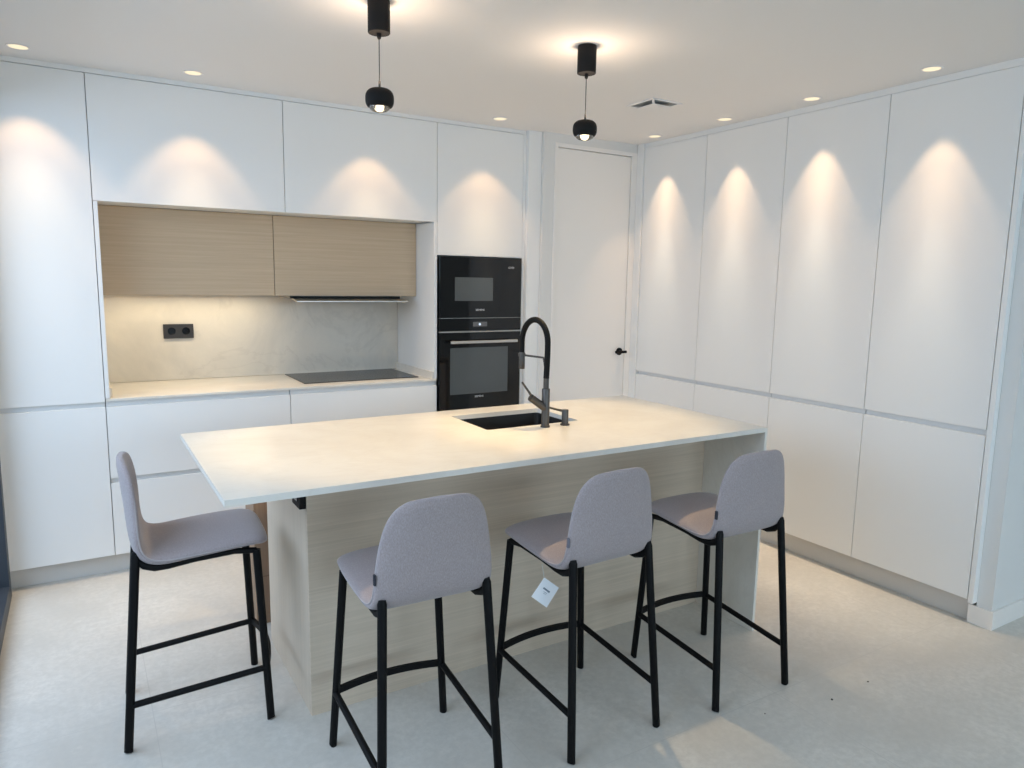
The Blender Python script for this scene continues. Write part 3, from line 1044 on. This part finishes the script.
STOOLS = 'bar stools around the island'
root = thing('bar_stool', 'x', 'bar stool', (0, 0, 0), STOOLS)
sh = obj('shell', shell_mesh(), M['fabric'], root, True)
ss = sh.modifiers.new('round', 'SUBSURF')
ss.levels = 1
ss.render_levels = 2
ctr = Vector((0, 0.02, 0.66))
rim = []
for p in SHELL_RIM:
    q = Vector((p.x * 0.990, p.y, p.z - (0.003 if p.z > 0.9 else 0.0)))
    if not rim or (q - rim[-1]).length > 0.003:
        rim.append(q)
for _ in range(8):
    rim = [(rim[i - 1] + rim[i] * 2 + rim[(i + 1) % len(rim)]) / 4 for i in range(len(rim))]
obj('piping', tube(rim + [rim[0]], 0.0026, 8), M['piping'], sh, True, label='paler piping along the shell edge')
for sx in (-1, 1):
    obj('leg', tube([(sx * 0.198, 0.215, 0.0), (sx * 0.196, 0.214, 0.002), (sx * 0.158, 0.190, 0.598)], [0.0115, 0.0132, 0.0132], 16), M['black'], root, True, 40)
    obj('leg', tube([(sx * 0.185, -0.220, 0.0), (sx * 0.184, -0.2195, 0.002), (sx * 0.1590, -0.1680, 0.636), (sx * 0.1585, -0.1675, 0.648)], [0.0115, 0.0132, 0.0132, 0.0095], 16), M['black'], root, True, 40)
    obj('seat_rail', tube([(sx * 0.158, 0.190, 0.596), (sx * 0.156, 0.120, 0.603), (sx * 0.155, 0.00, 0.596), (sx * 0.154, -0.075, 0.588), (sx * 0.154, -0.115, 0.588), (sx * 0.155, -0.145, 0.598), (sx * 0.157, -0.165, 0.618)], [0.010, 0.010, 0.010, 0.012, 0.013, 0.012, 0.009], 12), M['black'], root, True, 50)
    obj('side_stretcher', tube([(sx * 0.1862, 0.2075, 0.186), (sx * 0.1790, -0.2065, 0.152)], 0.0105, 12), M['black'], root, True, 40)
obj('cross_rail', tube([(-0.155, 0.10, 0.602), (0.155, 0.10, 0.602)], 0.008, 10), M['black'], root, True, 40)
pts = [(0.186 * s, 0.207 + 0.030 * (1 - s * s), 0.190) for s in [-1 + 2 * k / 16 for k in range(17)]]
bm = bmesh.new()
prev = None
for (x, y, z) in pts:
    ring = [bm.verts.new((x, y + dy, z + dz)) for dy, dz in ((-0.006, -0.011), (0.006, -0.011), (0.006, 0.011), (-0.006, 0.011))]
    if prev:
        for k in range(4):
            bm.faces.new((prev[k], prev[(k + 1) % 4], ring[(k + 1) % 4], ring[k]))
    else:
        bm.faces.new(ring)
    prev = ring
bm.faces.new(list(reversed(prev)))
obj('footrest', bm, M['black'], root, True, 30)
# small sewn label at the left edge of the back
obj('sewn_label', box(-0.1815, -0.1755, -0.170, -0.160, 0.692, 0.722, 0.0008), M['darkfabric'], root, label='small dark sewn label')


def copy_tree(o, parent=None):
    c = o.copy()
    COL.objects.link(c)
    if parent:
        c.parent = parent
    for ch in list(o.children):
        copy_tree(ch, c)
    return c


spots = [((0.2850, 2.572), -93.6, 'grey upholstered bar stool with black legs at the left end of the island, seen side-on'),
         ((0.8166, 1.8975), -1.3, 'grey upholstered bar stool on the long side of the island, nearest the left corner'),
         ((1.4238, 1.8830), 1.9, 'grey upholstered bar stool with a white hang tag under its seat'),
         ((2.0430, 1.8450), -0.7, 'grey upholstered bar stool in front of the waterfall end, rightmost of the row')]
stools = []
for k, ((x, y), a, lab) in enumerate(spots):
    o = root if k == 0 else copy_tree(root)
    o.location = (x, y, 0)
    o.rotation_euler = (0, 0, math.radians(a))
    o['label'] = lab
    stools.append(o)
for ch in stools[2].children:          # the third stool's label is a paler grey
    if ch.name.startswith('sewn_label'):
        ch.data = ch.data.copy()
        ch.data.materials[0] = M['greyfabric']
        ch['label'] = 'small grey sewn label'

# hang tag under the third stool
corners = [Vector(p) for p in ((1.2250, 1.80, 0.5678), (1.2809, 1.797, 0.5217), (1.2317, 1.793, 0.4672), (1.1743, 1.796, 0.5157))]
t = thing('hang_tag', 'white card hang tag dangling on a string below a stool seat', 'tag', (1.225, 1.80, 0.5678))
bm = add_prism(bmesh.new(), corners, (0, 0.0008, 0))
cd = obj('card', bm, M['tagpaper'], t)
top_mid = corners[0]
obj('string', tube([top_mid + Vector((0, 0.0004, -0.002)), Vector((1.2235, 1.806, 0.590)), Vector((1.2240, 1.815, 0.6085))], 0.0011, 6), M['string'], t)
u = (corners[1] - corners[0]).normalized()
vdir = (corners[3] - corners[0]).normalized()
bm = bmesh.new()
o0 = corners[0] + Vector((0, -0.0004, 0))


def tag_bar(bm, a0, a1, b0, b1):
    add_prism(bm, [o0 + u * a0 + vdir * b0, o0 + u * a1 + vdir * b0, o0 + u * a1 + vdir * b1, o0 + u * a0 + vdir * b1], (0, -0.0003, 0))


x = 0.020
for wd in (0.004, 0.003, 0.004, 0.003, 0.004, 0.003, 0.004):
    tag_bar(bm, x, x + wd, 0.026, 0.0315)
    x += wd + 0.0009
tag_bar(bm, 0.028, 0.044, 0.037, 0.0382)
tag_bar(bm, 0.030, 0.042, 0.0415, 0.0425)
obj('print', bm, M['ink'], cd)

# crumbs on the floor
for x, y, r, lab in ((2.5155, 1.471, 0.0035, 'dark crumb on the bare floor, rightmost of three'),
                     (2.2852, 1.4645, 0.0042, 'dark crumb on the bare floor, middle and largest of three'),
                     (1.9985, 1.529, 0.0026, 'tiny dark crumb on the floor nearest the right stool')):
    bm = bmesh.new()
    bmesh.ops.create_icosphere(bm, subdivisions=2, radius=r)
    for vtx in bm.verts:
        vtx.co *= random.uniform(0.8, 1.15)
        vtx.co.z *= 0.6
    zmin = min(vtx.co.z for vtx in bm.verts)
    bmesh.ops.translate(bm, verts=bm.verts[:], vec=(x, y, -zmin))
    tag(obj('crumb', bm, M['dust'], None, True), lab, 'crumb', 'crumbs on the floor')
